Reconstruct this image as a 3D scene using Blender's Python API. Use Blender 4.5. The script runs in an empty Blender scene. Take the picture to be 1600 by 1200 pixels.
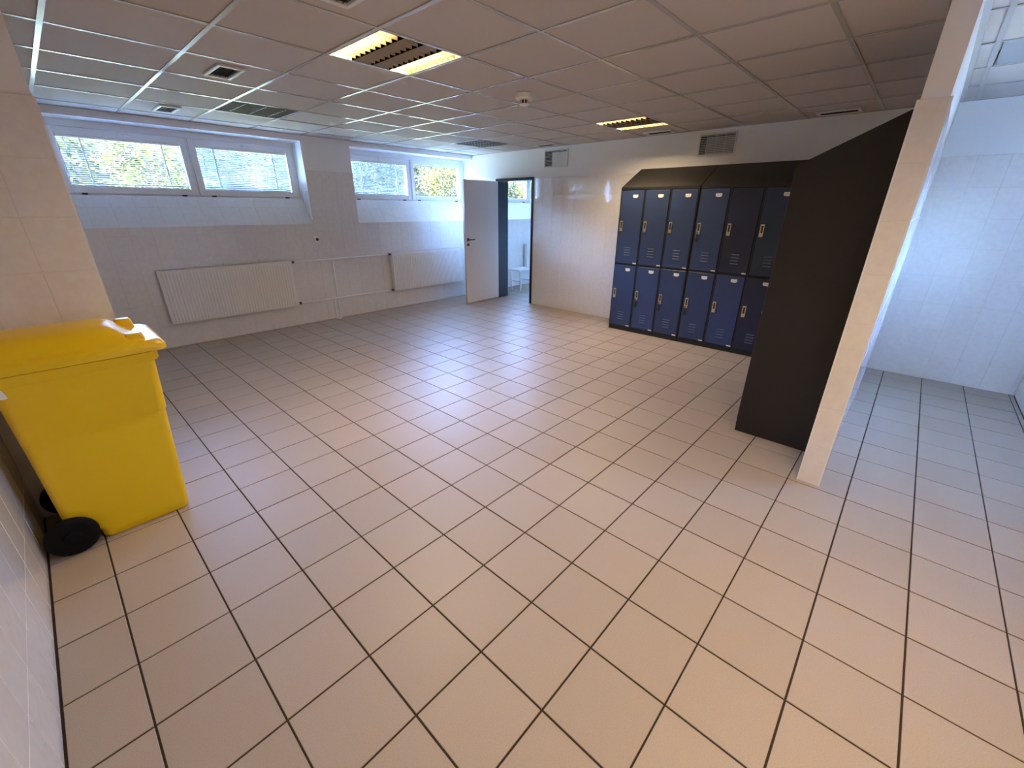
import bpy, math, random
from mathutils import Matrix, Vector
random.seed(7)
S = bpy.context.scene
COL = S.collection

# ------------------------------------------------------------------ camera
CAM = Vector((-0.728, -0.822, 1.568))
YAW, PITCH, ROLL, FPX = math.radians(42.5797), math.radians(22.6806), math.radians(0.3212), 657.32
_f = Vector((math.cos(YAW)*math.cos(PITCH), math.sin(YAW)*math.cos(PITCH), -math.sin(PITCH)))
_r = Vector((math.sin(YAW), -math.cos(YAW), 0))
_u = _r.cross(_f)
CR = _r*math.cos(ROLL) + _u*math.sin(ROLL)
CU = _u*math.cos(ROLL) - _r*math.sin(ROLL)
cd = bpy.data.cameras.new('camera')
cam = bpy.data.objects.new('camera', cd); COL.objects.link(cam)
m = Matrix((CR, CU, -_f)).transposed().to_4x4(); m.translation = CAM
cam.matrix_world = m
cd.sensor_width = 36.0; cd.sensor_fit = 'HORIZONTAL'; cd.lens = FPX/1600*36
cd.clip_start = 0.05; cd.clip_end = 200
S.camera = cam

# ------------------------------------------------------------------ world, sun, exposure
W = bpy.data.worlds.new('sky'); S.world = W; W.use_nodes = True
nt = W.node_tree
sky = nt.nodes.new('ShaderNodeTexSky'); sky.sky_type = 'NISHITA'; sky.sun_disc = False
sky.ozone_density = 6.0; sky.dust_density = 0.05; sky.altitude = 1500; sky.sun_elevation = math.radians(62); sky.sun_rotation = math.radians(-115.5)
nt.links.new(sky.outputs[0], nt.nodes['Background'].inputs[0])
nt.nodes['Background'].inputs[1].default_value = 9.0
SUN_DIR = Vector((-0.42, -0.20, 0.885)).normalized()
sd = bpy.data.lights.new('sun', 'SUN'); sd.energy = 55.0; sd.angle = math.radians(0.6); sd.color = (1, 0.93, 0.80)
sun = bpy.data.objects.new('sun', sd); COL.objects.link(sun)
sun.rotation_euler = SUN_DIR.to_track_quat('Z', 'Y').to_euler(); sun.location = (0, 0, 20)
LAMP = 5.4           # watts of each lit strip in the ceiling lamps
LAMP_COL = (1.0, 0.735, 0.45)
def portal(name, loc, rot, sx, sy):
    l = bpy.data.lights.new(name, 'AREA'); l.shape = 'RECTANGLE'; l.size = sx; l.size_y = sy; l.cycles.is_portal = True
    o = bpy.data.objects.new(name, l); COL.objects.link(o); o.location = loc; o.rotation_euler = rot
# portals only guide the sampling of the sky through the window openings
portal('window_portal', (0.80, 5.83, 2.0), (-math.pi/2, 0, 0), 2.4, 0.75)
portal('window_portal', (3.84, 5.83, 2.0), (-math.pi/2, 0, 0), 2.34, 0.75)
portal('window_portal', (6.86, 5.83, 2.0), (-math.pi/2, 0, 0), 2.34, 0.75)
portal('window_portal', (3.20, -2.14, 1.75), (math.pi/2, 0, 0), 0.9, 0.74)
vs = S.view_settings
vs.view_transform = 'Standard'; vs.look = 'None'; vs.gamma = 1.0; vs.use_curve_mapping = False
vs.exposure = 2.25
S.cycles.use_denoising = True
S.cycles.max_bounces = 10; S.cycles.diffuse_bounces = 6; S.cycles.transparent_max_bounces = 12
S.cycles.sample_clamp_indirect = 9.0

# ------------------------------------------------------------------ measures
HC = 2.428                      # ceiling
T = 0.2991                      # floor tile pitch
XF, YW_ = 5.009, 5.450          # tile faces of the locker wall and of the window wall
XL, YR = -1.105, -1.830         # left wall, wall of the side bay
CX0, CY0, CT = 0.8103, 1.5531, 0.6   # ceiling grid
TOP = 2.023                     # top of the wall tiles
WT, HT = 0.2, 0.2529            # wall tile pitch
GY = 5.715                      # window plane

# ------------------------------------------------------------------ materials
MATS = {}
def mat(name, col, rough=0.5, metal=0.0, spec=0.5, noise=None, bump=None, rnd=0.0, coat=0.0):
    """noise=(scale, amount, second colour), bump=(scale, strength), rnd = random value per object"""
    M = bpy.data.materials.new(name); M.use_nodes = True; n = M.node_tree; b = n.nodes['Principled BSDF']
    b.inputs['Roughness'].default_value = rough; b.inputs['Metallic'].default_value = metal
    b.inputs['Specular IOR Level'].default_value = spec; b.inputs['Coat Weight'].default_value = coat
    c4 = (*col, 1)
    b.inputs['Base Color'].default_value = c4
    out = None
    tc = n.nodes.new('ShaderNodeNewGeometry')
    if noise:
        sc, amt, c2 = noise
        t = n.nodes.new('ShaderNodeTexNoise'); t.inputs['Scale'].default_value = sc; t.inputs['Detail'].default_value = 5
        n.links.new(tc.outputs['Position'], t.inputs['Vector'])
        r = n.nodes.new('ShaderNodeValToRGB'); r.color_ramp.elements[0].position = 0.5-amt; r.color_ramp.elements[1].position = 0.5+amt
        r.color_ramp.elements[0].color = c4; r.color_ramp.elements[1].color = (*c2, 1)
        n.links.new(t.outputs['Fac'], r.inputs[0]); out = r.outputs[0]
    if rnd:
        oi = n.nodes.new('ShaderNodeObjectInfo')
        mr = n.nodes.new('ShaderNodeMapRange'); mr.inputs[3].default_value = 1-rnd; mr.inputs[4].default_value = 1+rnd
        n.links.new(oi.outputs['Random'], mr.inputs[0])
        hs = n.nodes.new('ShaderNodeHueSaturation')
        n.links.new(mr.outputs[0], hs.inputs['Value'])
        if out: n.links.new(out, hs.inputs['Color'])
        else: hs.inputs['Color'].default_value = c4
        out = hs.outputs[0]
    if out: n.links.new(out, b.inputs['Base Color'])
    if bump:
        t = n.nodes.new('ShaderNodeTexNoise'); t.inputs['Scale'].default_value = bump[0]; t.inputs['Detail'].default_value = 3
        n.links.new(tc.outputs['Position'], t.inputs['Vector'])
        bp = n.nodes.new('ShaderNodeBump'); bp.inputs['Strength'].default_value = bump[1]; bp.inputs['Distance'].default_value = 0.004
        n.links.new(t.outputs['Fac'], bp.inputs['Height']); n.links.new(bp.outputs[0], b.inputs['Normal'])
    MATS[name] = M
    return M
mat('floor_tile', (0.45, 0.375, 0.30), 0.44, noise=(260, 0.22, (0.38, 0.31, 0.245)), rnd=0.035, spec=0.45)
mat('floor_joint', (0.038, 0.024, 0.013), 0.9)
mat('wall_tile', (0.82, 0.795, 0.765), 0.045, noise=(26, 0.22, (0.765, 0.73, 0.69)), rnd=0.012, spec=0.75)
mat('wall_joint', (0.69, 0.655, 0.62), 0.6)
mat('plaster', (0.83, 0.82, 0.80), 0.85, bump=(120, 0.05))
mat('ceiling_panel', (0.60, 0.55, 0.51), 0.95, noise=(420, 0.2, (0.53, 0.48, 0.44)), bump=(500, 0.15), rnd=0.02)
mat('white_bar', (0.50, 0.49, 0.47), 0.22, spec=0.7)
mat('pvc', (0.82, 0.83, 0.84), 0.25)
mat('rubber', (0.012, 0.012, 0.013), 0.6)
mat('dark', (0.02, 0.02, 0.022), 0.6)
mat('slat', (0.20, 0.21, 0.22), 0.4)
mat('radiator_white', (0.84, 0.82, 0.79), 0.3)
mat('steel', (0.55, 0.54, 0.52), 0.3, metal=1.0)
mat('brass', (0.72, 0.62, 0.38), 0.33, metal=0.85)
mat('navy', (0.004, 0.006, 0.022), 0.3)
mat('door_white', (0.72, 0.68, 0.65), 0.4)
mat('locker_black', (0.010, 0.009, 0.0085), 0.48, bump=(300, 0.08))
mat('locker_blue', (0.029, 0.052, 0.130), 0.42, bump=(300, 0.05), rnd=0.10)
mat('louvre_blue', (0.075, 0.10, 0.18), 0.5)
mat('locker_navy', (0.013, 0.019, 0.052), 0.45)
mat('locker_teal', (0.014, 0.033, 0.072), 0.42)
mat('card', (0.85, 0.82, 0.80), 0.5)
mat('bin_yellow', (0.80, 0.50, 0.004), 0.33, bump=(150, 0.05))
mat('bin_tire', (0.004, 0.004, 0.004), 0.8, spec=0.2)
mat('grille_white', (0.72, 0.72, 0.70), 0.4)
mat('vent_plate', (0.12, 0.105, 0.09), 0.9, spec=0.1)
mat('flap_grey', (0.30, 0.31, 0.28), 0.5)
mat('detector', (0.82, 0.77, 0.68), 0.4)
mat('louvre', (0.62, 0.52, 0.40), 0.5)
mat('lawn', (0.04, 0.06, 0.02), 0.9, noise=(6, 0.2, (0.06, 0.06, 0.025)))
mat('bark', (0.016, 0.012, 0.008), 0.9, noise=(30, 0.2, (0.010, 0.008, 0.006)))
mat('render_wall', (0.86, 0.85, 0.83), 0.9)
def emit(name, col, s):
    M = bpy.data.materials.new(name); M.use_nodes = True; n = M.node_tree; n.nodes.clear()
    e = n.nodes.new('ShaderNodeEmission'); e.inputs[0].default_value = (*col, 1); e.inputs[1].default_value = s
    o = n.nodes.new('ShaderNodeOutputMaterial'); n.links.new(e.outputs[0], o.inputs[0]); MATS[name] = M
mat('louvre_lit', (0.045, 0.033, 0.0105), 0.6)  # glow put into the blade colour: dark yellow, so lit strips read yellow
mat('reflector', (0.75, 0.72, 0.66), 0.3)
mat('tube_off', (0.36, 0.38, 0.40), 0.45)
def glass(name):
    M = bpy.data.materials.new(name); M.use_nodes = True; n = M.node_tree; n.nodes.clear()
    t = n.nodes.new('ShaderNodeBsdfTransparent'); t.inputs[0].default_value = (0.955, 0.955, 0.965, 1)
    g = n.nodes.new('ShaderNodeBsdfGlossy'); g.inputs['Roughness'].default_value = 0.02
    lw = n.nodes.new('ShaderNodeLayerWeight'); lw.inputs[0].default_value = 0.5
    pw = n.nodes.new('ShaderNodeMath'); pw.operation = 'POWER'; pw.inputs[1].default_value = 4.0; n.links.new(lw.outputs['Facing'], pw.inputs[0])
    fr = n.nodes.new('ShaderNodeMath'); fr.operation = 'MULTIPLY_ADD'; fr.inputs[1].default_value = 0.6; fr.inputs[2].default_value = 0.035; n.links.new(pw.outputs[0], fr.inputs[0])
    mx = n.nodes.new('ShaderNodeMixShader'); o = n.nodes.new('ShaderNodeOutputMaterial')
    n.links.new(fr.outputs[0], mx.inputs[0]); n.links.new(t.outputs[0], mx.inputs[1]); n.links.new(g.outputs[0], mx.inputs[2])
    n.links.new(mx.outputs[0], o.inputs[0]); MATS[name] = M
glass('glass')
def leafmat(name, c1, c2):
    M = bpy.data.materials.new(name); M.use_nodes = True; n = M.node_tree; n.nodes.clear()
    g = n.nodes.new('ShaderNodeNewGeometry'); r = n.nodes.new('ShaderNodeValToRGB')
    r.color_ramp.elements[0].color = (*c1, 1); r.color_ramp.elements[1].color = (*c2, 1)
    n.links.new(g.outputs['Random Per Island'], r.inputs[0])
    d = n.nodes.new('ShaderNodeBsdfDiffuse'); t = n.nodes.new('ShaderNodeBsdfTranslucent')
    mx = n.nodes.new('ShaderNodeMixShader'); mx.inputs[0].default_value = 0.35; o = n.nodes.new('ShaderNodeOutputMaterial')
    n.links.new(r.outputs[0], d.inputs[0]); n.links.new(r.outputs[0], t.inputs[0])
    n.links.new(d.outputs[0], mx.inputs[1]); n.links.new(t.outputs[0], mx.inputs[2]); n.links.new(mx.outputs[0], o.inputs[0]); MATS[name] = M
leafmat('leaf_yellow', (0.028, 0.026, 0.006), (0.10, 0.088, 0.033))
leafmat('leaf_green', (0.010, 0.018, 0.008), (0.045, 0.052, 0.018))
leafmat('leaf_pale', (0.018, 0.02, 0.010), (0.07, 0.066, 0.037))
leafmat('leaf_hedge', (0.006, 0.011, 0.006), (0.044, 0.042, 0.016))
leafmat('leaf_spruce', (0.006, 0.013, 0.017), (0.028, 0.04, 0.045))

# ------------------------------------------------------------------ mesh helpers
class MB:
    def __init__(s): s.v = []; s.f = []
    def poly(s, vs, fs):
        o = len(s.v); s.v += [tuple(v) for v in vs]; s.f += [tuple(i+o for i in f) for f in fs]; return s
    def box(s, x0, x1, y0, y1, z0, z1):
        v = [(x0,y0,z0),(x1,y0,z0),(x1,y1,z0),(x0,y1,z0),(x0,y0,z1),(x1,y0,z1),(x1,y1,z1),(x0,y1,z1)]
        return s.poly(v, [(0,3,2,1),(4,5,6,7),(0,1,5,4),(1,2,6,5),(2,3,7,6),(3,0,4,7)])
    def cbox(s, x0, x1, y0, y1, z0, z1, b):
        """box with every edge chamfered by b"""
        X, Y, Z = (x0, x1), (y0, y1), (z0, z1); v = []; ix = {}
        for i in (0, 1):
            for j in (0, 1):
                for k in (0, 1):
                    sx, sy, sz = (1 if i == 0 else -1), (1 if j == 0 else -1), (1 if k == 0 else -1)
                    for a in range(3):
                        p = [X[i]+sx*b, Y[j]+sy*b, Z[k]+sz*b]; p[a] = (X[i], Y[j], Z[k])[a]
                        ix[(i,j,k,a)] = len(v); v.append(tuple(p))
        f = []
        for a in range(3):
            o1, o2 = [q for q in range(3) if q != a]
            for e in (0, 1):
                q = []
                for (p1, p2) in ((0,0),(1,0),(1,1),(0,1)):
                    c = [0,0,0]; c[a] = e; c[o1] = p1; c[o2] = p2; q.append(ix[(*c, a)])
                f.append(tuple(q))
        for a in range(3):
            o1, o2 = [q for q in range(3) if q != a]
            for p1 in (0, 1):
                for p2 in (0, 1):
                    q = []
                    for (e, w) in ((0,o1),(1,o1),(1,o2),(0,o2)):
                        c = [0,0,0]; c[a] = e; c[o1] = p1; c[o2] = p2; q.append(ix[(*c, w)])
                    f.append(tuple(q))
        for i in (0, 1):
            for j in (0, 1):
                for k in (0, 1): f.append(tuple(ix[(i,j,k,a)] for a in range(3)))
        return s.poly(v, f)
    def prism(s, pts, a0, a1, axis):
        """outline pts (2-D) swept along an axis; axis 0: pts=(y,z); 1: (x,z); 2: (x,y)"""
        def P(a, q): return ((a,q[0],q[1]), (q[0],a,q[1]), (q[0],q[1],a))[axis]
        n = len(pts); v = [P(a0,q) for q in pts] + [P(a1,q) for q in pts]
        return s.poly(v, [tuple(range(n)), tuple(range(2*n-1, n-1, -1))] + [(i,(i+1)%n,n+(i+1)%n,n+i) for i in range(n)])
    def tube(s, p, q, r0, r1=None, n=12):
        r1 = r0 if r1 is None else r1; p, q = Vector(p), Vector(q); d = (q-p).normalized()
        a = d.orthogonal().normalized(); b = d.cross(a); v = []
        for c, r in ((p, r0), (q, r1)):
            v += [tuple(c + a*math.cos(2*math.pi*i/n)*r + b*math.sin(2*math.pi*i/n)*r) for i in range(n)]
        return s.poly(v, [tuple(range(n-1,-1,-1)), tuple(range(n,2*n))] + [(i,(i+1)%n,n+(i+1)%n,n+i) for i in range(n)])
    def lathe(s, prof, c, axis=2, n=24):
        """prof = (radius, height) list about an axis through c"""
        v = []
        for r, h in prof:
            for i in range(n):
                x, y = r*math.cos(2*math.pi*i/n), r*math.sin(2*math.pi*i/n)
                p = ((h,x,y),(x,h,y),(x,y,h))[axis]; v.append((c[0]+p[0], c[1]+p[1], c[2]+p[2]))
        f = [tuple(range(n-1,-1,-1)), tuple(range((len(prof)-1)*n, len(prof)*n))]
        for k in range(len(prof)-1):
            f += [(k*n+i, k*n+(i+1)%n, (k+1)*n+(i+1)%n, (k+1)*n+i) for i in range(n)]
        return s.poly(v, f)
    def loft(s, rings):
        n = len(rings[0]); v = [p for r in rings for p in r]
        f = [tuple(range(n-1,-1,-1)), tuple(range((len(rings)-1)*n, len(rings)*n))]
        for k in range(len(rings)-1):
            f += [(k*n+i, k*n+(i+1)%n, (k+1)*n+(i+1)%n, (k+1)*n+i) for i in range(n)]
        return s.poly(v, f)
    def mesh(s, name, m):
        me = bpy.data.meshes.new(name); me.from_pydata(s.v, [], s.f); me.update()
        bm_fix(me); me.materials.append(MATS[m]); return me
    def build(s, name, m, parent=None, smooth=False):
        me = s.mesh(name, m)
        if smooth:
            me.polygons.foreach_set('use_smooth', [True]*len(me.polygons)); me.set_sharp_from_angle(angle=math.radians(38))
        return link(name, me, parent)
import bmesh
def bm_fix(me):
    b = bmesh.new(); b.from_mesh(me); bmesh.ops.recalc_face_normals(b, faces=b.faces); b.to_mesh(me); b.free()
def link(name, data, parent=None):
    o = bpy.data.objects.new(name, data); COL.objects.link(o)
    if parent is not None: o.parent = parent
    return o
def tag(o, label, cat, group=None):
    o['label'] = label; o['category'] = cat
    if group: o['group'] = group
    return o
def struct(o, label=None):
    o['kind'] = 'structure'
    if label: o['label'] = label
    return o
def thing(name, label, cat, loc=(0,0,0), rz=0.0, group=None):
    o = link(name, None); o.location = loc; o.rotation_euler = (0, 0, rz); o.empty_display_size = 0.1
    return tag(o, label, cat, group)
def rrect(x0, x1, y0, y1, r, z, k=5):
    p = []
    for (cx, cy, a0) in ((x1-r,y1-r,0),(x0+r,y1-r,90),(x0+r,y0+r,180),(x1-r,y0+r,270)):
        for i in range(k+1):
            a = math.radians(a0+90*i/k); p.append((cx+r*math.cos(a), cy+r*math.sin(a), z))
    return p

# tiles: thin slabs with eased edges, one object each, mesh data shared between equal sizes
TILES = {}
def tile_mesh(w, h, t, m, e=0.0015):
    key = (round(w,3), round(h,3), t, m)
    if key not in TILES:
        w, h = key[0], key[1]
        v = [(0,0,-t),(w,0,-t),(w,h,-t),(0,h,-t),(0,0,-e),(w,0,-e),(w,h,-e),(0,h,-e),(e,e,0),(w-e,e,0),(w-e,h-e,0),(e,h-e,0)]
        f = [(8,9,10,11),(4,5,9,8),(5,6,10,9),(6,7,11,10),(7,4,8,11),(0,1,5,4),(1,2,6,5),(2,3,7,6),(3,0,4,7)]
        TILES[key] = MB().poly(v, f).mesh('tile', m)
    return TILES[key]
def wall_tiles(parent, org, U, V, rects, u0, v0=0.0, pu=WT, pv=HT, j=0.0022, t=0.008, m='wall_tile', tilt=0.0022):
    """cover the rectangles (u-range, v-range on the plane org+u*U+v*V) with tiles of pitch pu x pv"""
    U, V, org = Vector(U), Vector(V), Vector(org); N = U.cross(V)
    R = Matrix((U, V, N)).transposed().to_4x4()
    g = MB()
    for (a0, a1, b0, b1) in rects:
        g.poly([org+U*a+V*c-N*0.0011 for a, c in ((a0,b0),(a1,b0),(a1,b1),(a0,b1))]+[org+U*a+V*c-N*0.007 for a, c in ((a0,b0),(a1,b0),(a1,b1),(a0,b1))], [(0,1,2,3),(7,6,5,4),(0,4,5,1),(1,5,6,2),(2,6,7,3),(3,7,4,0)])
    g.build('grout', 'wall_joint', parent)
    for (a0, a1, b0, b1) in rects:
        for i in range(math.floor((a0-u0)/pu), math.ceil((a1-u0)/pu)):
            for k in range(math.floor((b0-v0)/pv), math.ceil((b1-v0)/pv)):
                x0, x1 = max(a0, u0+i*pu), min(a1, u0+(i+1)*pu); y0, y1 = max(b0, v0+k*pv), min(b1, v0+(k+1)*pv)
                if x1-x0 < 0.012 or y1-y0 < 0.012: continue
                o = link('tile', tile_mesh(x1-x0-j, y1-y0-j, t, m), parent)
                M = R @ Matrix.Rotation(random.uniform(-tilt, tilt), 4, 'X') @ Matrix.Rotation(random.uniform(-tilt, tilt), 4, 'Y')
                M.translation = org + U*(x0+j/2) + V*(y0+j/2); o.matrix_local = M

# ------------------------------------------------------------------ floor
floor = struct(MB().box(XL-0.2, 8.6, YR-0.2, 5.9, -0.25, -0.0035).build('floor', 'floor_joint'), 'beige square tiled floor with dark joints')
cells = []
NI = range(math.floor(XL/T)-1, math.ceil(8.2/T)+1); NJ = range(math.floor(YR/T)-1, math.ceil(5.6/T)+1)
for i in NI:
    for j in NJ:
        x0, x1, y0, y1 = max(i*T, XL+0.004), min((i+1)*T, 8.5), max(j*T, YR+0.004), min((j+1)*T, YW_)
        if x1-x0 < 0.01 or y1-y0 < 0.01: continue
        c = Vector(((x0+x1)/2, (y0+y1)/2, 0)) - CAM; z = c.dot(_f)
        vis = z > 0.2 and abs(c.dot(CR)/z*FPX) < 880 and abs(c.dot(CU)/z*FPX) < 690
        cells.append((0 if vis else 1, c.length, x0, x1, y0, y1))
cells.sort()
JW = 0.0066; rest = MB()
for n, (vis, d, x0, x1, y0, y1) in enumerate(cells):
    if n < 300:
        o = link('tile', tile_mesh(x1-x0-JW, y1-y0-JW, 0.010, 'floor_tile', 0.0012), floor)
        o.location = (x0+JW/2, y0+JW/2, 0)
    else:
        rest.box(x0+JW/2, x1-JW/2, y0+JW/2, y1-JW/2, -0.01, 0)
o = rest.build('floor_tiling', 'floor_tile', floor); o['kind'] = 'stuff'

# ------------------------------------------------------------------ walls
B = 0.008    # wall bodies stand this far behind the tile faces
# window wall with three recesses; sloping tiled sills
NICHE = ((-0.40, 2.0), (2.68, XF+B), (5.69, 8.03))
ZS, ZH = 1.353, 2.362
b = MB()
b.box(XL-0.2, 8.6, YW_+B, 5.90, -0.2, ZS-B); b.box(XL-0.2, 8.6, YW_+B, 5.90, ZH, 2.75)
for x0, x1 in ((XL-0.2, -0.40), (2.0, 2.68), (XF+B+0.012, 5.69), (8.03, 8.6)): b.box(x0, x1, YW_+B, 5.90, ZS-B, ZH)
for x0, x1 in NICHE: b.prism([(YW_+B, ZS-B), (5.90, ZS-B), (5.90, 1.66), (GY+0.02, 1.675), (GY-0.025, 1.675)], x0, x1, 0)
wall_window = struct(b.build('wall_window', 'plaster'), 'tiled wall with high windows in sloping recesses')
wall_tiles(wall_window, (0, YW_, 0), (1,0,0), (0,0,1), [(XL, XF, 0, ZS), (5.25, 8.4, 0, ZS), (2.0, 2.68, ZS, TOP), (XL, -0.40, ZS, TOP), (5.25, 5.69, ZS, TOP)], 0.0)
sl = Vector((0, GY-0.025-YW_, 1.675-ZS)); SLL = sl.length
for x0, x1 in NICHE:
    wall_tiles(wall_window, (0, YW_, ZS), (1,0,0), tuple(sl.normalized()), [(x0, min(x1, 8.03), 0, SLL)], -0.054)
    wall_tiles(wall_window, (x1 if x1 != XF+B else 99, YW_, 0), (0,-1,0), (0,0,1), [(-(GY-0.03-YW_), 0, ZS, TOP)], 0.0) if x1 != XF+B else None

# locker wall (far), with the doorway
DY0, DY1, DH = 4.005, 4.835, 2.02
b = MB()
b.box(XF+B, 5.25, YR-0.2, DY0, -0.2, 2.75); b.box(XF+B, 5.25, DY1, 5.76, -0.2, 2.75); b.box(XF+B, 5.25, DY0, DY1, DH, 2.75)
wall_far = struct(b.build('wall_far', 'plaster'), 'white tiled wall behind the blue lockers')
wall_tiles(wall_far, (XF, 0, 0), (0,-1,0), (0,0,1), [(-DY0, -YR, 0, TOP-0.015), (-YW_, -DY1, 0, TOP-0.015), (-GY, -YW_-0.002, ZS, TOP-0.015)], -3.203, v0=-0.015)
# left wall, pier behind the bin, side bay wall, partition
wall_left = struct(MB().box(XL-0.2, XL-B, YR-0.2, 5.9, -0.2, 2.75).build('wall_left', 'plaster'), 'tiled wall beside the yellow bin')
wall_tiles(wall_left, (XL, 0, 0), (0,1,0), (0,0,1), [(YR, YW_, 0, TOP)], 0.055)
PY, PXE = 2.285, -0.536
wall_pier = struct(MB().box(XL-B, PXE-B, PY+B, PY+0.13, -0.01, HC+0.02).build('wall_pier', 'plaster'), 'short tiled wall end standing behind the yellow bin')
wall_tiles(wall_pier, (0, PY, 0), (1,0,0), (0,0,1), [(XL, PXE, 0, TOP)], PXE)
wall_tiles(wall_pier, (PXE, 0, 0), (0,1,0), (0,0,1), [(PY, PY+0.13+B, 0, TOP)], PY)
WB0, WB1, WZ0, WZ1 = 2.75, 3.65, 1.38, 2.12
b = MB(); Y0, Y1 = YR-0.35, YR-B
b.box(XL-0.2, WB0, Y0, Y1, -0.2, 2.75); b.box(WB1, 5.25, Y0, Y1, -0.2, 2.75); b.box(WB0, WB1, Y0, Y1, -0.2, WZ0); b.box(WB0, WB1, Y0, Y1, WZ1, 2.75)
wall_right = struct(b.build('wall_right', 'plaster'), 'tiled wall of the side bay with a daylight window')
wall_tiles(wall_right, (0, YR, 0), (-1,0,0), (0,0,1), [(-XF, -WB1, 0, TOP), (-WB1, -WB0, 0, WZ0), (-WB0, -XL, 0, TOP)], 0.0)
PX0, PA, PB = 2.126, -0.645, -0.758
wall_partition = struct(MB().box(PX0+B, XF+B, PB+B, PA-B, -0.01, HC+0.02).build('wall_partition', 'plaster'), 'narrow tiled partition wall beside the black lockers')
wall_tiles(wall_partition, (PX0, PA, 0), (0,-1,0), (0,0,1), [(0, PA-PB, 0, TOP)], 0.0, pu=0.3)
wall_tiles(wall_partition, (PX0, PA, 0), (-1,0,0), (0,0,1), [(PX0-XF, 0, 0, TOP)], 0.0)
wall_tiles(wall_partition, (PX0, PB, 0), (1,0,0), (0,0,1), [(0, XF-PX0, 0, TOP)], 0.0)
for yy in (PA-0.001, PB+0.001):
    struct(MB().box(PX0-0.001, PX0+0.007, yy-0.004, yy+0.004, 0, TOP).build('trim_1', 'pvc'), 'thin white corner trim on the partition edge').parent = wall_partition
MB().box(PXE-0.007, PXE+0.001, PY-0.001, PY+0.007, 0, TOP).build('corner_trim', 'pvc', wall_pier)
# room behind the doorway
wall_side_room = struct(MB().box(8.4, 8.6, 2.8, 5.9, -0.2, 2.75).box(5.25, 8.6, 2.8, 3.0, -0.2, 2.75).build('wall_side_room', 'plaster'), 'plain walls of the room behind the doorway')

# ------------------------------------------------------------------ ceiling
roof = MB().box(XL-0.2, 8.6, YR-0.35, 5.90, 2.62, 2.75)
ceiling = struct(roof.build('ceiling', 'plaster'), 'suspended ceiling of square mineral panels in a white grid')
LIGHTS = {(0,0): True, (5,0): True, (4,-5): False, (-1,-5): True}
PERF = {(0,4), (5,4)}
gx = range(-4, 7); gy = range(-6, 7)
PM = {}
def panel(x0, x1, y0, y1):
    k = (round(x1-x0,3), round(y1-y0,3))
    if k not in PM: PM[k] = MB().box(0, k[0], 0, k[1], 0, 0.016).mesh('panel', 'ceiling_panel')
    o = link('panel', PM[k], ceiling); o.location = (x0, y0, HC+0.005+random.uniform(0, 0.0012)); return o
for i in gx:
    for k in gy:
        x0, x1 = max(XL-B, CX0+i*CT), min(XF+B, CX0+(i+1)*CT); y0, y1 = max(YR-B, CY0+k*CT), min(YW_+B, CY0+(k+1)*CT)
        if x1-x0 < 0.02 or y1-y0 < 0.02 or (i,k) in LIGHTS or (i,k) in PERF: continue
        g = 0.002
        panel(x0+g, x1-g, y0+g, y1-g)
for i in range(-3, 7):
    x = CX0+i*CT
    MB().box(x-0.012, x+0.012, YR-B, YW_+B, HC, HC+0.004).box(x-0.003, x+0.003, YR, YW_, HC+0.004, HC+0.04).build('grid_bar', 'white_bar', ceiling)
for k in range(-5, 7):
    y = CY0+k*CT
    MB().box(XL-B, XF+B, y-0.012, y+0.012, HC+0.0006, HC+0.0045).build('grid_bar', 'white_bar', ceiling)
b = MB()
b.box(XL-B, XF+B, YW_-0.016, YW_+B, HC-0.001, HC+0.004); b.box(XF-0.014, XF+B, YR, YW_, HC-0.001, HC+0.004)
b.box(PX0, XF, PA-B, PA+0.014, HC-0.001, HC+0.004); b.box(PX0, XF, PB-0.02, PB+B, HC-0.001, HC+0.004)
b.build('edge_bar', 'white_bar', ceiling)
MB().box(5.25, 8.4, 3.0, YW_+B, HC, HC+0.02).build('side_room_panel', 'plaster', ceiling)

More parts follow.
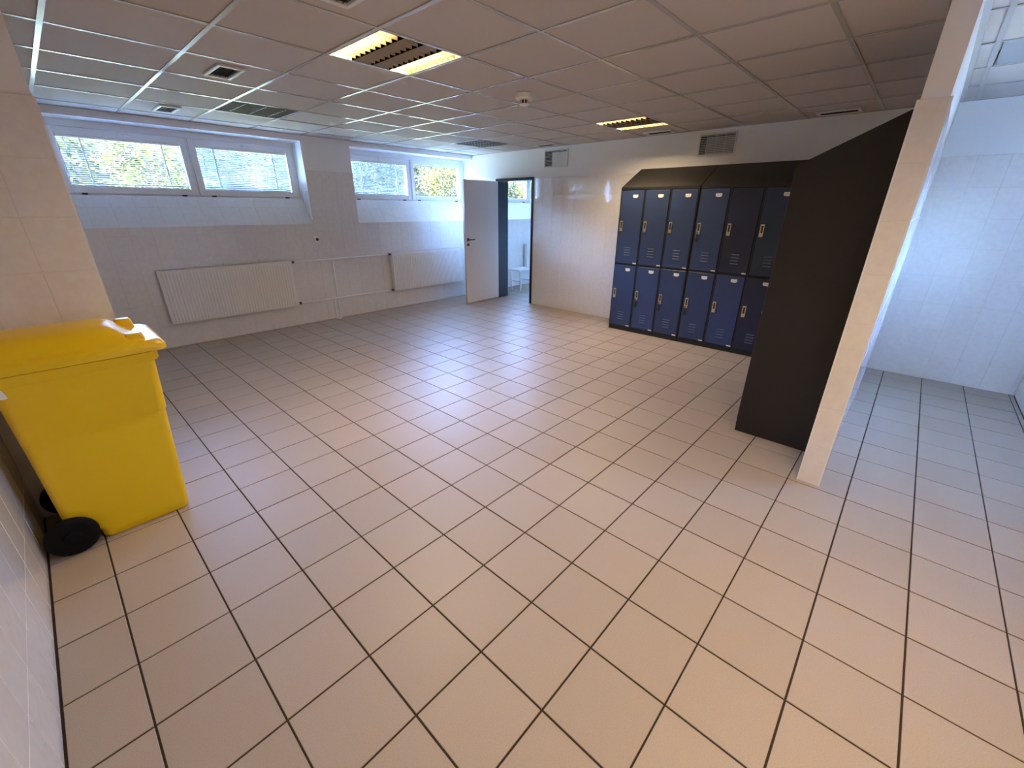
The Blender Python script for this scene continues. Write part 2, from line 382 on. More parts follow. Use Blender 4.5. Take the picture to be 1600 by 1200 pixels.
# ------------------------------------------------------------------ windows
def window(name, x0, x1, label):
    """two-sash plastic window in a recess; x0..x1 outer frame"""
    z0, z1 = 1.675, ZH; xm = (x0+x1)/2
    w = link(name, None); w.location = (x0, GY, z0); struct(w, label); L = x1-x0; H = z1-z0
    b = MB(); y0, y1 = 0.0, 0.07
    b.box(0, 0.05, y0, y1, 0, H); b.box(L-0.05, L, y0, y1, 0, H); b.box(0.05, L-0.05, y0, y1, 0, 0.025)
    b.box(0.05, L-0.05, y0, y1, H-0.075, H); b.box(L/2-0.028, L/2+0.028, y0, y1, 0.025, H-0.075)
    b.build('frame', 'pvc', w)
    for a0, a1 in ((0.042, L/2-0.010), (L/2+0.010, L-0.042)):
        s0, s1 = 0.015, H-0.068; fw = 0.066; c = MB()
        for (p0, p1, q0, q1) in ((a0, a0+fw, s0, s1), (a1-fw, a1, s0, s1), (a0+fw, a1-fw, s0, s0+fw), (a0+fw, a1-fw, s1-fw-0.005, s1)):
            c.cbox(p0, p1, -0.022, 0.05, q0, q1, 0.004)
        sash = c.build('sash', 'pvc', w)
        MB().box(a0+fw-0.005, a1-fw+0.005, 0.022, 0.026, s0+fw-0.005, s1-fw+0.005).build('pane', 'glass', sash)
        g = MB()
        for (p0, p1, q0, q1) in ((a0+fw, a0+fw+0.006, s0+fw, s1-fw), (a1-fw-0.006, a1-fw, s0+fw, s1-fw), (a0+fw, a1-fw, s0+fw, s0+fw+0.006), (a0+fw, a1-fw, s1-fw-0.011, s1-fw-0.005)):
            g.box(p0, p1, 0.018, 0.03, q0, q1)
        g.build('gasket', 'dark', sash)
        for xx in (a0+0.14, a1-0.14):
            MB().cbox(xx-0.022, xx+0.022, -0.032, 0.0, 0.0, 0.016, 0.003).build('hinge', 'dark', w)
        hx = (a0+a1)/2
        h = MB().cbox(hx-0.03, hx+0.03, -0.032, -0.02, s1-0.05, s1-0.022, 0.003); h.tube((hx, -0.05, s1-0.036), (hx, -0.03, s1-0.036), 0.01)
        h.cbox(hx-0.012, hx+0.10, -0.058, -0.044, s1-0.046, s1-0.026, 0.004); h.build('handle', 'pvc', w)
    return w
window('window_1', -0.395, 1.995, 'white two-sash window between the pier and the radiator wall, both sashes with blinds')
window('window_2', 2.685, 5.005, 'white two-sash window in the corner beside the open door')
window('window_3', 5.695, 8.025, 'white two-sash window seen through the doorway')
# side bay window
w = struct(link('window_4', None), 'large white window in the side bay'); w.location = (WB0, YR-0.28, WZ0)
b = MB(); L, H = WB1-WB0, WZ1-WZ0
b.box(0, 0.07, 0, 0.07, 0, H); b.box(L-0.07, L, 0, 0.07, 0, H); b.box(0.07, L-0.07, 0, 0.07, 0, 0.07); b.box(0.07, L-0.07, 0, 0.07, H-0.07, H); b.box(L/2-0.05, L/2+0.05, 0, 0.07, 0.07, H-0.07)
b.build('frame', 'pvc', w)
for a0, a1 in ((0.07, L/2-0.05), (L/2+0.05, L-0.07)): MB().box(a0, a1, 0.03, 0.034, 0.07, H-0.07).build('pane', 'glass', w)

# venetian blinds hung on the sashes
def blind(x0, x1, tilt, label, drop=1.0, z0=1.757, z1=2.222):
    r = thing('venetian_blind', label, 'blind', (x0, GY-0.001, z0), 0, 'venetian blinds on the high windows')
    L = x1-x0; H = z1-z0
    MB().cbox(0, L, -0.012, 0.012, H-0.022, H, 0.003).build('head_rail', 'pvc', r)
    bot = H-0.022-(H-0.036)*drop
    pitch = 0.0205; n = int((H-0.03-bot)/pitch); hw = 0.0115
    c, s = math.cos(tilt)*hw, math.sin(tilt)*hw
    me = MB().poly([(0.004,-c,-s),(L-0.004,-c,-s),(L-0.004,0,0.0016),(0.004,0,0.0016),(L-0.004,c,s),(0.004,c,s)], [(0,1,2,3),(3,2,4,5)]).mesh('slat', 'slat')
    for k in range(n):
        o = link('slat', me, r); o.location = (0, 0, bot+0.022+k*pitch)
    MB().cbox(0.003, L-0.003, -0.011, 0.011, bot, bot+0.012, 0.003).build('bottom_rail', 'pvc', r)
    for xx in (0.17, L-0.17):
        MB().box(xx-0.004, xx+0.004, -0.0135, -0.0125, bot+0.01, H-0.02).box(xx-0.004, xx+0.004, 0.0125, 0.0135, bot+0.01, H-0.02).build('ladder_tape', 'pvc', r)
    MB().tube((0.05, -0.016, H-0.02), (0.05, -0.016, 0.12), 0.002, n=6).build('tilt_wand', 'pvc', r)
    return r
blind(-0.283, 0.722, math.radians(-6), 'white venetian blind with open slats on the sash beside the pier')
blind(0.880, 1.884, math.radians(-24), 'white venetian blind with half-closed slats on the sash above the first radiator')
blind(2.797, 3.767, math.radians(-8), 'white venetian blind with open slats on the corner window beside the door')

# ------------------------------------------------------------------ doorway and door
d = struct(link('door_1', None), 'open white door leaf in a dark navy steel frame'); d.location = (XF, DY0, 0)
OW = DY1-DY0
fr = MB(); 
def jamb(y0, y1): return MB().box(-0.012, 0.255, y0, y1, 0, DH).box(-0.014, -0.004, min(y0,y1) if y0 > 0.1 else y0-0.012, y1+0.012 if y0 > 0.1 else y1, 0, DH+0.012)
jamb(0, 0.03).build('jamb', 'navy', d); jamb(OW-0.03, OW).build('jamb', 'navy', d)
MB().box(-0.012, 0.255, 0.03, OW-0.03, DH-0.03, DH).box(-0.014, -0.004, 0, OW, DH-0.03, DH+0.012).build('head', 'navy', d)
LW = 0.80
lf = MB().cbox(-LW, 0, -0.042, 0.0, 0.012, 1.99, 0.002).build('leaf', 'door_white', d)
lf.location = (-0.016, OW-0.004, 0); lf.rotation_euler = (0, 0, math.radians(1.2))
h = MB(); hx = -LW+0.055
h.tube((hx, -0.042, 1.075), (hx, -0.050, 1.075), 0.026, n=20).tube((hx, -0.05, 1.075), (hx, -0.085, 1.075), 0.009).tube((hx-0.008, -0.085, 1.075), (hx+0.115, -0.085, 1.075), 0.009)
h.tube((hx, 0.0, 1.075), (hx, 0.008, 1.075), 0.026, n=20).tube((hx, 0.008, 1.075), (hx, 0.04, 1.075), 0.009).tube((hx-0.008, 0.04, 1.075), (hx+0.115, 0.04, 1.075), 0.009)
h.build('handle', 'dark', lf, True)
MB().tube((hx, -0.042, 0.995), (hx, -0.049, 0.995), 0.024, n=20).tube((hx, 0, 0.995), (hx, 0.006, 0.995), 0.024, n=20).build('keyhole_rose', 'dark', lf)
MB().box(-LW-0.0015, -LW, -0.031, -0.011, 0.94, 1.18).build('lock_plate', 'steel', lf)
for z in (0.25, 1.75): MB().tube((0.004, 0.003, z-0.05), (0.004, 0.003, z+0.05), 0.009).build('hinge', 'steel', lf)

# ------------------------------------------------------------------ radiators and pipes
def radiator(x0, x1, z0, z1, label, valve=None):
    r = thing('panel_radiator', label, 'radiator', (x0, 5.345, z0), 0, 'white panel radiators below the windows')
    L, H = x1-x0, z1-z0
    # ribbed front panel: pressed vertical channels
    p = [(0, 0.012)]; n = int(round((L-0.05)/0.0334)); st = (L-0.05)/n; x = 0.025
    for k in range(n):
        p += [(x+0.004, 0.012), (x+0.009, 0.002), (x+st-0.009, 0.002), (x+st-0.004, 0.012)]; x += st
    p += [(L, 0.012)]
    zz = (0.035, H-0.05); v = [(a, c, zz[0]) for a, c in p]+[(a, c, zz[1]) for a, c in p]; q = len(p)
    v += [(a, 0.014, 0.0) for a, c in p]+[(a, 0.014, H-0.018) for a, c in p]
    f = [(i, i+1, q+i+1, q+i) for i in range(q-1)]+[(2*q+i, 2*q+i+1, i+1, i) for i in range(q-1)]+[(q+i, q+i+1, 3*q+i+1, 3*q+i) for i in range(q-1)]
    MB().poly(v, f).build('front_panel', 'radiator_white', r)
    MB().box(0.004, L-0.004, 0.016, 0.024, 0, H-0.02).box(0.004, L-0.004, 0.072, 0.080, 0, H-0.02).box(0.02, L-0.02, 0.03, 0.066, 0.03, H-0.06).build('water_panel', 'radiator_white', r)
    for a0, a1 in ((-0.004, 0.003), (L-0.003, L+0.004)): MB().cbox(a0, a1, 0.004, 0.082, 0.01, H, 0.001).build('side_cover', 'radiator_white', r)
    t = MB().box(0, L, 0.006, 0.014, H-0.016, H).box(0, L, 0.074, 0.082, H-0.016, H)
    k = 0.0
    while k < L-0.006: t.box(k, k+0.007, 0.014, 0.074, H-0.004, H); k += 0.022
    t.build('top_grille', 'radiator_white', r)
    for a in (0.18, L-0.18): MB().box(a-0.015, a+0.015, 0.08, 0.104, 0.1, H-0.1).build('bracket', 'radiator_white', r)
    return r
radiator(0.125, 1.572, 0.290, 0.895, 'long white ribbed radiator under the window with two blinds')
radiator(3.140, 4.600, 0.293, 0.897, 'long white ribbed radiator on the wall beside the open door')
radiator(6.45, 7.65, 0.33, 0.86, 'white radiator glimpsed in the room behind the doorway')
hp = thing('heating_pipes', 'white heating pipes joining the two radiators below the windows', 'pipe', (2.17, 5.405, 0))
PXo = 2.17
MB().tube((1.60-PXo, 0, 0.872), (3.115-PXo, 0, 0.872), 0.0115).build('supply_pipe', 'radiator_white', hp, True)
MB().tube((1.63-PXo, 0, 0.312), (3.10-PXo, 0, 0.305), 0.0115).build('return_pipe', 'radiator_white', hp, True)
MB().tube((0, 0.012, 0.002), (0, 0.012, 0.872), 0.0115).build('riser_pipe', 'radiator_white', hp, True)
MB().tube((-0.06, 0.012, 0.002), (-0.06, 0.012, 0.31), 0.0115).build('riser_pipe', 'radiator_white', hp, True)
for x, z in ((1.602, 0.872), (3.112, 0.872), (1.605, 0.312), (3.108, 0.305)):
    MB().tube((x-PXo-0.022, 0, z), (x-PXo+0.022, 0, z), 0.017).tube((x-PXo, 0, z), (x-PXo, -0.035, z), 0.014).build('valve', 'vent_plate', hp, True)
for x in (-0.03,):
    MB().lathe([(0.042, 0.0), (0.042, 0.006), (0.02, 0.014)], (x, 0.0, 0), 2, 16).build('floor_collar', 'radiator_white', hp)
so = thing('wall_socket', 'small white wall socket with a dark plug between the two windows', 'socket', (2.0, YW_, 1.148))
MB().cbox(-0.028, 0.028, -0.022, 0.0, -0.045, 0.045, 0.006).build('cover', 'pvc', so)
MB().tube((0.004, -0.022, 0.0), (0.004, -0.03, 0.0), 0.02, n=16).build('plug', 'dark', so)
MB().box(-0.004, 0.004, -0.010, 0.0, -0.22, -0.046).build('cable_duct', 'radiator_white', so)

# ------------------------------------------------------------------ lockers
def locker(loc, rz, label, keys=(), no_card=(), ajar=(), paint={}, W_=0.985, D=0.478, HB=1.792, HH=2.05):
    r = thing('locker_cabinet', label, 'lockers', loc, rz, 'sloping-top locker cabinets')
    z0 = 0.055; cw = W_/3
    b = MB(); t = 0.014
    b.box(0, t, 0.004, D, z0, HB); b.box(W_-t, W_, 0.004, D, z0, HB); b.box(t, W_-t, D-0.006, D, z0, HB)
    for k in (1, 2): b.box(cw*k-0.009, cw*k+0.009, 0.004, D-0.006, z0, HB)
    for z in (z0, 0.880, HB-0.014): b.box(t, W_-t, 0.010, D-0.006, z, z+0.014)
    b.build('carcass', 'locker_black', r)
    MB().box(0, W_, 0.006, D, 0, z0).build('plinth', 'locker_black', r)
    MB().prism([(0.0, HB), (D, HB), (D, HH), (D-0.01, HH), (0.0, HB+0.022)], 0.001, W_-0.001, 0).build('sloping_hood', 'locker_black', r)
    MB().box(0.002, W_-0.002, -0.002, 0.006, HB-0.006, HB+0.02).build('hood_lip', 'locker_black', r)
    dw = cw-0.026
    for k in range(3):
        for row, (a, c) in enumerate(((0.90, HB-0.012), (0.066, 0.876))):
            x0 = cw*k+0.013; h = c-a; idx = (k, row)
            door = MB().cbox(0, dw, -0.001, 0.017, 0, h, 0.003).build('door', paint.get(idx, 'locker_blue'), r)
            door.location = (x0+dw, 0, a) if True else (0,0,0)
            # hinge on the right-hand side
            for vv in door.data.vertices: vv.co.x -= dw
            if idx in ajar: door.rotation_euler = (0, 0, math.radians(3.5))
            lx = -dw+0.016; lz = 0.40 if row == 0 else 0.375
            pl = MB()
            for (p0, p1, q0, q1) in ((lx, lx+0.008, lz, lz+0.125), (lx+0.028, lx+0.036, lz, lz+0.125), (lx+0.008, lx+0.028, lz, lz+0.038), (lx+0.008, lx+0.028, lz+0.112, lz+0.125)):
                pl.box(p0, p1, -0.008, -0.001, q0, q1)
            pl.build('lock_plate', 'brass', door)
            MB().box(lx+0.008, lx+0.028, -0.003, -0.001, lz+0.038, lz+0.112).build('finger_recess', 'dark', door)
            MB().tube((lx+0.018, -0.008, lz+0.019), (lx+0.018, -0.013, lz+0.019), 0.009, n=14).build('lock_cylinder', 'steel', door)
            if idx not in no_card:
                cx, cz = -dw*0.36, h-0.065 if row == 0 else h-0.05
                MB().prism([(cx-0.033, cz+0.016), (cx+0.033, cz+0.016), (cx+0.033, cz-0.013), (cx+0.018, cz-0.021), (cx-0.018, cz-0.021), (cx-0.033, cz-0.013)], -0.004, -0.001, 1).build('name_card', 'card', door)
            for s in range(4):
                vz = (0.10 if row == 0 else 0.085)+s*0.032; vx = -dw*0.50
                v = [(vx-0.042, -0.001, vz), (vx+0.042, -0.001, vz), (vx-0.040, -0.005, vz+0.004), (vx+0.040, -0.005, vz+0.004), (vx-0.042, -0.001, vz+0.013), (vx+0.042, -0.001, vz+0.013)]
                MB().poly(v, [(0,1,3,2), (2,3,5,4), (0,2,4), (1,5,3)]).build('louvre', 'louvre_blue', door)
            MB().box(-0.052, -0.004, -0.003, -0.001, 0.004, 0.018).build('number_tag', 'card', door)
            if idx in keys:
                MB().box(lx+0.012, lx+0.016, -0.028, -0.013, lz+0.012, lz+0.03).tube((lx+0.014, -0.022, lz+0.014), (lx+0.012, -0.02, lz-0.035), 0.004, n=6).cbox(lx-0.006, lx+0.024, -0.026, -0.016, lz-0.085, lz-0.033, 0.003).build('key_fob', 'dark', door)
    return r
XLK = 4.522
locker((XLK, 2.137, 0), -math.pi/2, 'black locker cabinet with six blue doors beside the bare white tiled wall', keys={(1,1), (2,1)})
locker((XLK, 1.143, 0), -math.pi/2, 'black cabinet of blue locker doors, one top door lacking its name card', keys={(0,0), (0,1)}, no_card={(1,0)}, ajar={(2,1)}, paint={(1,0): 'locker_navy', (2,0): 'locker_teal', (2,1): 'locker_navy'})
locker((3.527, -0.145, 0), math.pi, 'black locker cabinet standing side-on against the narrow partition wall')

# ------------------------------------------------------------------ yellow wheeled bin
bn = thing('wheeled_bin', 'yellow plastic wheeled bin in the corner by the pier', 'bin', (-0.75, 2.035, 0))
ox, oy = -0.75, 2.035
def ring(x0, x1, y0, y1, r, z): return [(x-ox, y-oy, z) for x, y, z in rrect(x0, x1, y0, y1, r, z)]
R = [ring(-0.885, -0.545, 1.840, 2.230, 0.03, 0.0), ring(-0.897, -0.535, 1.830, 2.240, 0.035, 0.012), ring(-0.899, -0.531, 1.828, 2.242, 0.035, 0.05),
     ring(-0.93, -0.529, 1.827, 2.243, 0.035, 0.09), ring(-0.985, -0.527, 1.826, 2.244, 0.035, 0.115), ring(-1.004, -0.525, 1.825, 2.245, 0.035, 0.15),
     ring(-1.012, -0.500, 1.817, 2.253, 0.04, 0.55), ring(-1.014, -0.497, 1.815, 2.255, 0.04, 0.60), ring(-1.014, -0.491, 1.811, 2.259, 0.04, 0.605), ring(-1.022, -0.472, 1.803, 2.262, 0.045, 0.90), ring(-1.022, -0.472, 1.803, 2.262, 0.045, 0.912)]
body = MB().loft(R).build('body', 'bin_yellow', bn, True)
MB().loft([ring(-1.028, -0.462, 1.797, 2.266, 0.045, 0.868), ring(-1.034, -0.456, 1.793, 2.268, 0.045, 0.876), ring(-1.034, -0.456, 1.793, 2.268, 0.045, 0.912), ring(-1.028, -0.462, 1.797, 2.266, 0.045, 0.914)]).build('rim', 'bin_yellow', body, True)
for yy in (1.8105, ):
    MB().prism([(-0.795-ox, 0.875), (-0.783-ox, 0.875), (-0.780-ox, 0.80), (-0.790-ox, 0.80)], yy-oy-0.006, yy-oy+0.004, 1).build('rib', 'bin_yellow', body)
MB().prism([(-1.02-ox, 0.825), (-0.978-ox, 0.825), (-0.985-ox, 0.862), (-1.02-ox, 0.862)], 1.7985-oy, 1.8035-oy, 1).build('sticker', 'card', body)
# lid: rim skirt, raised hood, front ledge, two grip lugs
R = [ring(-1.040, -0.430, 1.790, 2.270, 0.05, 0.915), ring(-1.045, -0.414, 1.785, 2.274, 0.05, 0.918), ring(-1.045, -0.414, 1.785, 2.274, 0.05, 0.940), ring(-1.040, -0.424, 1.793, 2.268, 0.05, 0.958),
     ring(-1.035, -0.440, 1.803, 2.258, 0.05, 0.966), ring(-1.03, -0.475, 1.812, 2.25, 0.05, 0.968), ring(-1.025, -0.515, 1.825, 2.24, 0.06, 0.975), ring(-1.02, -0.545, 1.84, 2.225, 0.06, 0.995),
     ring(-1.01, -0.565, 1.865, 2.20, 0.06, 1.022), ring(-1.0, -0.59, 1.90, 2.165, 0.06, 1.040), ring(-0.99, -0.63, 1.95, 2.12, 0.06, 1.047), ring(-0.96, -0.70, 2.0, 2.07, 0.03, 1.049)]
lid = MB().loft(R).build('lid', 'bin_yellow', bn, True)
for y0, y1, zt in ((1.85, 1.91, 1.000), (2.16, 2.215, 1.018)):
    MB().loft([ring(-0.560, -0.480, y0-0.006, y1+0.006, 0.012, 0.966), ring(-0.555, -0.486, y0, y1, 0.014, zt-0.008), ring(-0.548, -0.493, y0+0.006, y1-0.006, 0.012, zt)]).build('grip_lug', 'bin_yellow', lid, True)
for yy in (1.90, 2.17): MB().cbox(-1.062-ox, -1.02-ox, yy-0.03-oy, yy+0.03-oy, 0.90, 0.955, 0.006).build('hinge', 'bin_yellow', bn)
MB().tube((-1.075-ox, 1.86-oy, 0.925), (-1.075-ox, 2.21-oy, 0.925), 0.014).build('handle_bar', 'bin_yellow', bn, True)
MB().tube((-0.992-ox, 1.80-oy, 0.098), (-0.992-ox, 2.27-oy, 0.098), 0.011).build('axle', 'steel', bn)
for y0, sg in ((1.786, 1), (2.279, -1)):
    wl = MB().lathe([(0.06, 0.005*sg), (0.075, 0.0), (0.090, 0.003*sg), (0.097, 0.010*sg), (0.097, 0.028*sg), (0.088, 0.036*sg), (0.05, 0.037*sg)], (-0.992-ox, y0-oy, 0.097), 1, 32).build('wheel', 'bin_tire', bn, True)
    MB().lathe([(0.03, -0.003*sg), (0.034, 0.004*sg), (0.056, 0.008*sg), (0.056, 0.02*sg)], (-0.992-ox, y0-oy, 0.097), 1, 24).build('hub', 'bin_tire', wl, True)

# ------------------------------------------------------------------ ceiling lamps, vents, detector
def ceiling_lamp(i, k, lit, label, full=True):
    x0, y0 = CX0+i*CT+0.010, CY0+k*CT+0.010; L = CT-0.020
    r = thing('ceiling_lamp', label, 'lamp', (x0, y0, HC), 0, 'square recessed ceiling lamps')
    h = 0.085
    MB().box(0, L, 0, L, h, h+0.006).box(0, 0.006, 0, L, 0.004, h).box(L-0.006, L, 0, L, 0.004, h).box(0.006, L-0.006, 0, 0.006, 0.004, h).box(0.006, L-0.006, L-0.006, L, 0.004, h).build('housing', 'white_bar', r)
    if not lit:
        MB().cbox(0.012, L-0.012, 0.012, L-0.012, 0.004, 0.008, 0.001).build('diffuser', 'tube_off', r)
        for xx in (0.19, 0.38): MB().tube((xx, 0.03, 0.066), (xx, L-0.03, 0.066), 0.013).build('tube', 'pvc', r, True)
        return r
    bands = ((0.006, 0.155, True), (0.155, 0.29, False), (0.29, L-0.155, False), (L-0.155, L-0.006, full))
    n = 10
    for (a0, a1, on) in bands:
        e = lit and on; xm = (a0+a1)/2
        MB().tube((xm, 0.02, 0.066), (xm, L-0.02, 0.066), 0.013).build('tube', 'tube_off', r, True)
        lo = MB()
        for q in range(1, n):
            y = L*q/n; lo.box(a0+0.004, a1-0.004, y-0.0008, y+0.0008, 0.0, 0.0195 if e else 0.045)
        for xx in (a0, a1): lo.box(xx-0.002, xx+0.002, 0.006, L-0.006, 0.0, 0.062)
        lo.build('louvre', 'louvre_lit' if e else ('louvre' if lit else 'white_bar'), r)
        if e:
            l = bpy.data.lights.new('tube_light', 'AREA'); l.shape = 'RECTANGLE'; l.size = a1-a0-0.02; l.size_y = L-0.03; l.energy = LAMP; l.color = LAMP_COL; l.spread = math.pi
            o = link('tube_light', l, r); o.location = (xm, L/2, 0.049)
    return r
ceiling_lamp(0, 0, True, 'lit square ceiling lamp with two glowing strips near the middle of the room')
ceiling_lamp(5, 0, True, 'lit square ceiling lamp in front of the blue lockers')
ceiling_lamp(-1, -5, True, 'lit square ceiling lamp over the entrance, in line with the unlit one')
ceiling_lamp(4, -5, False, 'unlit square ceiling lamp in the side bay behind the partition')

def vent(cx, cy, label):
    r = thing('ceiling_vent', label, 'vent', (cx, cy, HC+0.004), 0, 'small slotted ceiling vents')
    w, l = 0.085, 0.175; z0 = -0.016
    b = MB()
    for (p0, p1, q0, q1) in ((-w, -w+0.022, -l, l), (w-0.022, w, -l, l), (-w+0.022, w-0.022, -l, -l+0.03), (-w+0.022, w-0.022, l-0.03, l)): b.cbox(p0, p1, q0, q1, z0, 0, 0.003)
    b.build('frame', 'grille_white', r)
    MB().box(-w+0.02, w-0.02, -l+0.03, l-0.03, -0.003, -0.001).build('duct_shade', 'dark', r)  # flat dark sheet stands in for the shade inside the duct
    for k in range(4):
        x = -w+0.04+k*(2*w-0.08)/3
        MB().prism([(x-0.006, -0.013), (x+0.004, -0.004), (x+0.006, -0.004), (x-0.004, -0.013)], -l+0.03, l-0.03, 1).build('slat', 'vent_plate', r)
    return r
for cx, cy, lab in ((0.50, 3.02, 'small slotted ceiling vent between the lit middle lamp and the perforated panel'), (0.50, 4.80, 'small slotted ceiling vent close to the window wall above the blind'), (0.49, 1.25, 'small slotted ceiling vent beside the lit middle lamp, away from the windows'),
                    (4.80, 3.60, 'small slotted ceiling vent above the wall grille near the doorway'), (4.80, 1.853, 'small slotted ceiling vent behind the lit lamp by the lockers'), (4.80, 0.07, 'small slotted ceiling vent above the lockers next to the partition')):
    vent(cx, cy, lab)
def perf(i, k, label):
    x0, y0 = CX0+i*CT+0.003, CY0+k*CT+0.003; L = CT-0.006
    r = thing('perforated_vent', label, 'vent', (x0, y0, HC+0.003), 0, 'dark perforated ceiling vents')
    MB().box(0, L, 0, L, 0, 0.012).build('plate', 'vent_plate', r)
    b = MB()
    for a in range(3):
        for c in range(8):
            x, y = L*(a+0.75)/3.4, 0.09+(L-0.18)*c/7
            b.prism([(x-0.007, y-0.006), (x+0.007, y-0.006), (x+0.007, y+0.006), (x-0.007, y+0.006)], -0.002, 0.0, 2)
    o = b.build('lit_hole_dots', 'grille_white', r); o['kind'] = 'stuff'  # pale studs stand in for light showing in the holes
perf(0, 4, 'dark perforated ceiling panel near the window with two blinds')
perf(5, 4, 'dark perforated ceiling panel in the corner above the open door')
sm = thing('smoke_detector', 'cream round smoke detector on the ceiling between the two lit lamps', 'detector', (2.33, 1.87, HC+0.004))
MB().lathe([(0.066, 0.0), (0.072, -0.006), (0.072, -0.036), (0.064, -0.046), (0.05, -0.048)], (0,0,0), 2, 28).build('base', 'detector', sm, True)
MB().lathe([(0.030, -0.046), (0.030, -0.074)], (0,0,0), 2, 20).build('sensor_chamber', 'dark', sm)
cg = MB()
for k in range(8):
    a = 2*math.pi*k/8; cg.tube((0.035*math.cos(a), 0.035*math.sin(a), -0.046), (0.035*math.cos(a), 0.035*math.sin(a), -0.076), 0.0045, n=6)
cg.lathe([(0.040, -0.074), (0.040, -0.080), (0.030, -0.086)], (0,0,0), 2, 20); cg.build('cage', 'detector', sm)

# ------------------------------------------------------------------ wall grilles
def grille(y0, y1, z0, z1, label, half, flap):
    r = thing('wall_grille', label, 'grille', (XF+B, y1, z0), 0, 'air grilles high on the locker wall')
    L, H = y1-y0, z1-z0    # local -y runs along the wall
    b = MB(); f = 0.018
    for (p0, p1, q0, q1) in ((0, f, 0, H), (L-f, L, 0, H), (f, L-f, 0, f), (f, L-f, H-f, H)): b.cbox(-0.016, 0, -p1, -p0, q0, q1, 0.003)
    b.build('frame', 'grille_white', r)
    MB().box(-0.003, 0, -L+f, -f, f, H-f).build('duct_shade', 'dark', r)  # shade behind the slats, put in as a dark sheet on the wall
    n = 11
    for k in range(n):
        z = f+(H-2*f)*(k+0.5)/n
        MB().box(-0.014, -0.006, -L+f, -f, z-0.002, z+0.0015).build('slat', 'grille_white', r)
    s0 = f+(L-2*f)*half
    for k in range(3):
        yy = s0+(L-f-s0)*k/3
        MB().box(-0.0145, -0.0125, -yy-0.003, -yy, f, H-f).build('mullion', 'grille_white', r)
    MB().box(-0.0035, -0.003, -L+f, -s0, f, H-f-0.02).build('damper_flap', flap, r)
grille(3.350, 3.797, 2.146, 2.390, 'white slotted air grille above the wall between door and lockers', 0.33, 'grille_white')
grille(1.015, 1.440, 2.152, 2.387, 'white slotted air grille directly above the blue lockers', 0.2, 'flap_grey')

# ------------------------------------------------------------------ stool behind the doorway
st = thing('stool', 'white stool standing in the room behind the doorway', 'stool', (5.91, 5.05, 0))
MB().cbox(-0.225, 0.225, -0.16, 0.16, 0.405, 0.435, 0.006).build('seat', 'radiator_white', st)
for sx in (-1, 1):
    for sy in (-1, 1):
        MB().tube((sx*0.135, sy*0.115, 0.0), (sx*0.165, sy*0.125, 0.406), 0.014, 0.016, 10).build('leg', 'radiator_white', st, True)
    MB().tube((sx*0.15, -0.118, 0.2), (sx*0.15, 0.118, 0.2), 0.009).build('stretcher', 'radiator_white', st)

# ------------------------------------------------------------------ outside: ground and shrubs
struct(MB().box(-45, 55, 5.9, 40, 1.2, 1.42).box(-45, 55, -40, YR-0.36, -0.3, 0.0).build('ground', 'lawn'), 'grass outside the windows')
def shrub(name, label, cat, x, y, h, rx, ry, m, n, leaf, seed, cone=False, z0=1.42):
    rd = random.Random(seed); r = thing(name, label, cat, (x, y, z0), 0, 'shrubs and trees outside the windows')
    v = []; f = []
    nc = max(14, n//130); cl = []
    for _ in range(nc):
        while True:
            a, c, d = rd.uniform(-1,1), rd.uniform(-1,1), rd.uniform(-1,1)
            if a*a+c*c+d*d <= 1 and a*a+c*c+d*d > 0.2: break
        zc = (d+1)/2
        k = (1-zc*0.93) if cone else 1.0
        cl.append((a*rx*k, c*ry*k, 0.12*h+zc*0.86*h))
    for _ in range(n):
        cx, cy, cz = rd.choice(cl); rr = (0.22 if not cone else 0.14)*min(rx, 1.0)
        px, py, pz = cx+rd.gauss(0, rr), cy+rd.gauss(0, rr), max(0.05, cz+rd.gauss(0, rr*0.8))
        nrm = Vector((rd.gauss(0,1), rd.gauss(0,1)-0.4, rd.gauss(0,1)+0.5)).normalized(); a = nrm.orthogonal().normalized()
        a = (Matrix.Rotation(rd.uniform(0, 6.28), 3, nrm) @ a); bb = nrm.cross(a); s = leaf*rd.uniform(0.6, 1.25); c = Vector((px, py, pz))
        o = len(v); v += [tuple(c-a*s), tuple(c-bb*s*0.45+nrm*s*0.1), tuple(c+a*s), tuple(c+bb*s*0.45+nrm*s*0.1)]; f.append((o, o+1, o+2, o+3))
    fo = MB().poly(v, f); me = bpy.data.meshes.new('foliage'); me.from_pydata(fo.v, [], fo.f); me.materials.append(MATS[m]); me.update()
    link('foliage', me, r)
    for k in range(1 if cone else 4):
        a = rd.uniform(0, 6.28); q = 0 if cone else 0.55
        MB().tube((0.06*math.cos(a)*q, 0.06*math.sin(a)*q, 0), (rx*q*math.cos(a), ry*q*math.sin(a), h*0.8), 0.05 if cone else 0.035, 0.012, 8).build('stem', 'bark', r)
    return r
shrub('green_shrub', 'dark green leafy shrub behind the blind nearest the pier', 'shrub', -0.9, 9.0, 1.5, 0.6, 0.5, 'leaf_green', 4800, 0.037, 2)
shrub('yellow_shrub', 'yellow-leaved sunlit shrub outside the window beside the pier', 'shrub', 1.0, 9.0, 1.7, 0.65, 0.5, 'leaf_yellow', 4400, 0.037, 1)
shrub('pale_shrub', 'pale cream-leaved shrub outside the half-closed blind', 'shrub', 3.0, 8.9, 1.5, 0.65, 0.5, 'leaf_pale', 4400, 0.037, 3)
shrub('blue_spruce', 'blue-grey young spruce outside the corner window', 'tree', 5.0, 8.6, 2.3, 0.85, 0.7, 'leaf_spruce', 8400, 0.031, 5, cone=True)
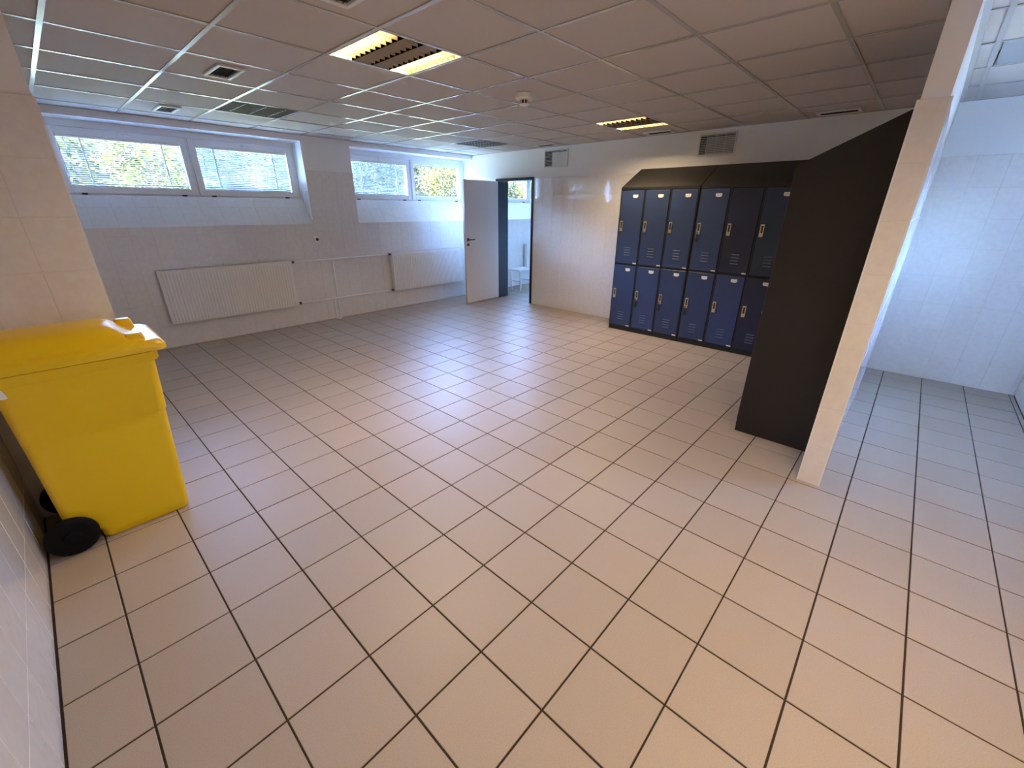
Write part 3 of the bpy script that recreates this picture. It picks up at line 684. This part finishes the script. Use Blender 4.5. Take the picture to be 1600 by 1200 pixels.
shrub('yellow_shrub', 'yellow-green sunlit shrub outside the pane without a blind', 'shrub', 7.1, 8.8, 1.8, 0.7, 0.5, 'leaf_yellow', 5200, 0.037, 6)
shrub('pale_shrub', 'pale leafy shrub beyond the corner window beside the yellow shrub', 'shrub', 9.1, 9.0, 1.8, 0.7, 0.5, 'leaf_pale', 5200, 0.037, 7)
shrub('green_shrub', 'yellow-green shrub outside the window of the room behind the door', 'shrub', 11.3, 9.0, 1.8, 0.8, 0.5, 'leaf_yellow', 5600, 0.037, 8)
shrub('yellow_shrub', 'yellow-leaved shrub seen through the doorway window', 'shrub', 13.6, 9.6, 1.9, 0.8, 0.6, 'leaf_yellow', 5200, 0.041, 10)
def hedge(x, y, label, x0, x1, h, n, side, seed, z0):
    hg = thing('hedge', label, 'hedge', (x, y, z0), 0, 'hedges around the building'); rd = random.Random(seed); v = []; f = []
    MB().box(x0, x1, min(0.35*side, 1.0*side), max(0.35*side, 1.0*side), 0, h*0.93).build('core', 'bark', hg)
    for _ in range(n):
        c = Vector((rd.uniform(x0, x1), rd.gauss(0.05, 0.28)*side, rd.uniform(0.0, 1)**0.9*h)); c.y -= 0.35*side*math.sin(c.x*2.1+c.z*1.7)
        nrm = Vector((rd.gauss(0,1), rd.gauss(0,1)-0.6*side, rd.gauss(0,1)+0.4)).normalized(); a = nrm.orthogonal().normalized()
        a = (Matrix.Rotation(rd.uniform(0, 6.28), 3, nrm) @ a); bb = nrm.cross(a); q = 0.07*rd.uniform(0.6, 1.25); o = len(v)
        v += [tuple(c-a*q), tuple(c-bb*q*0.5), tuple(c+a*q), tuple(c+bb*q*0.5)]; f.append((o, o+1, o+2, o+3))
    me = bpy.data.meshes.new('foliage'); me.from_pydata(v, [], f); me.materials.append(MATS['leaf_hedge']); me.update(); link('foliage', me, hg)
hedge(7.0, 12.2, 'long leafy green hedge running behind the shrubs outside', -40, 35, 2.35, 70000, 1, 21, 1.42)
hedge(4.0, -7.5, 'unseen leafy hedge added outside the side bay to screen the low sky', -25, 25, 3.0, 30000, -1, 22, 0.0)  # added hedge, out of view: hides the bright horizon so bay light turns bluer
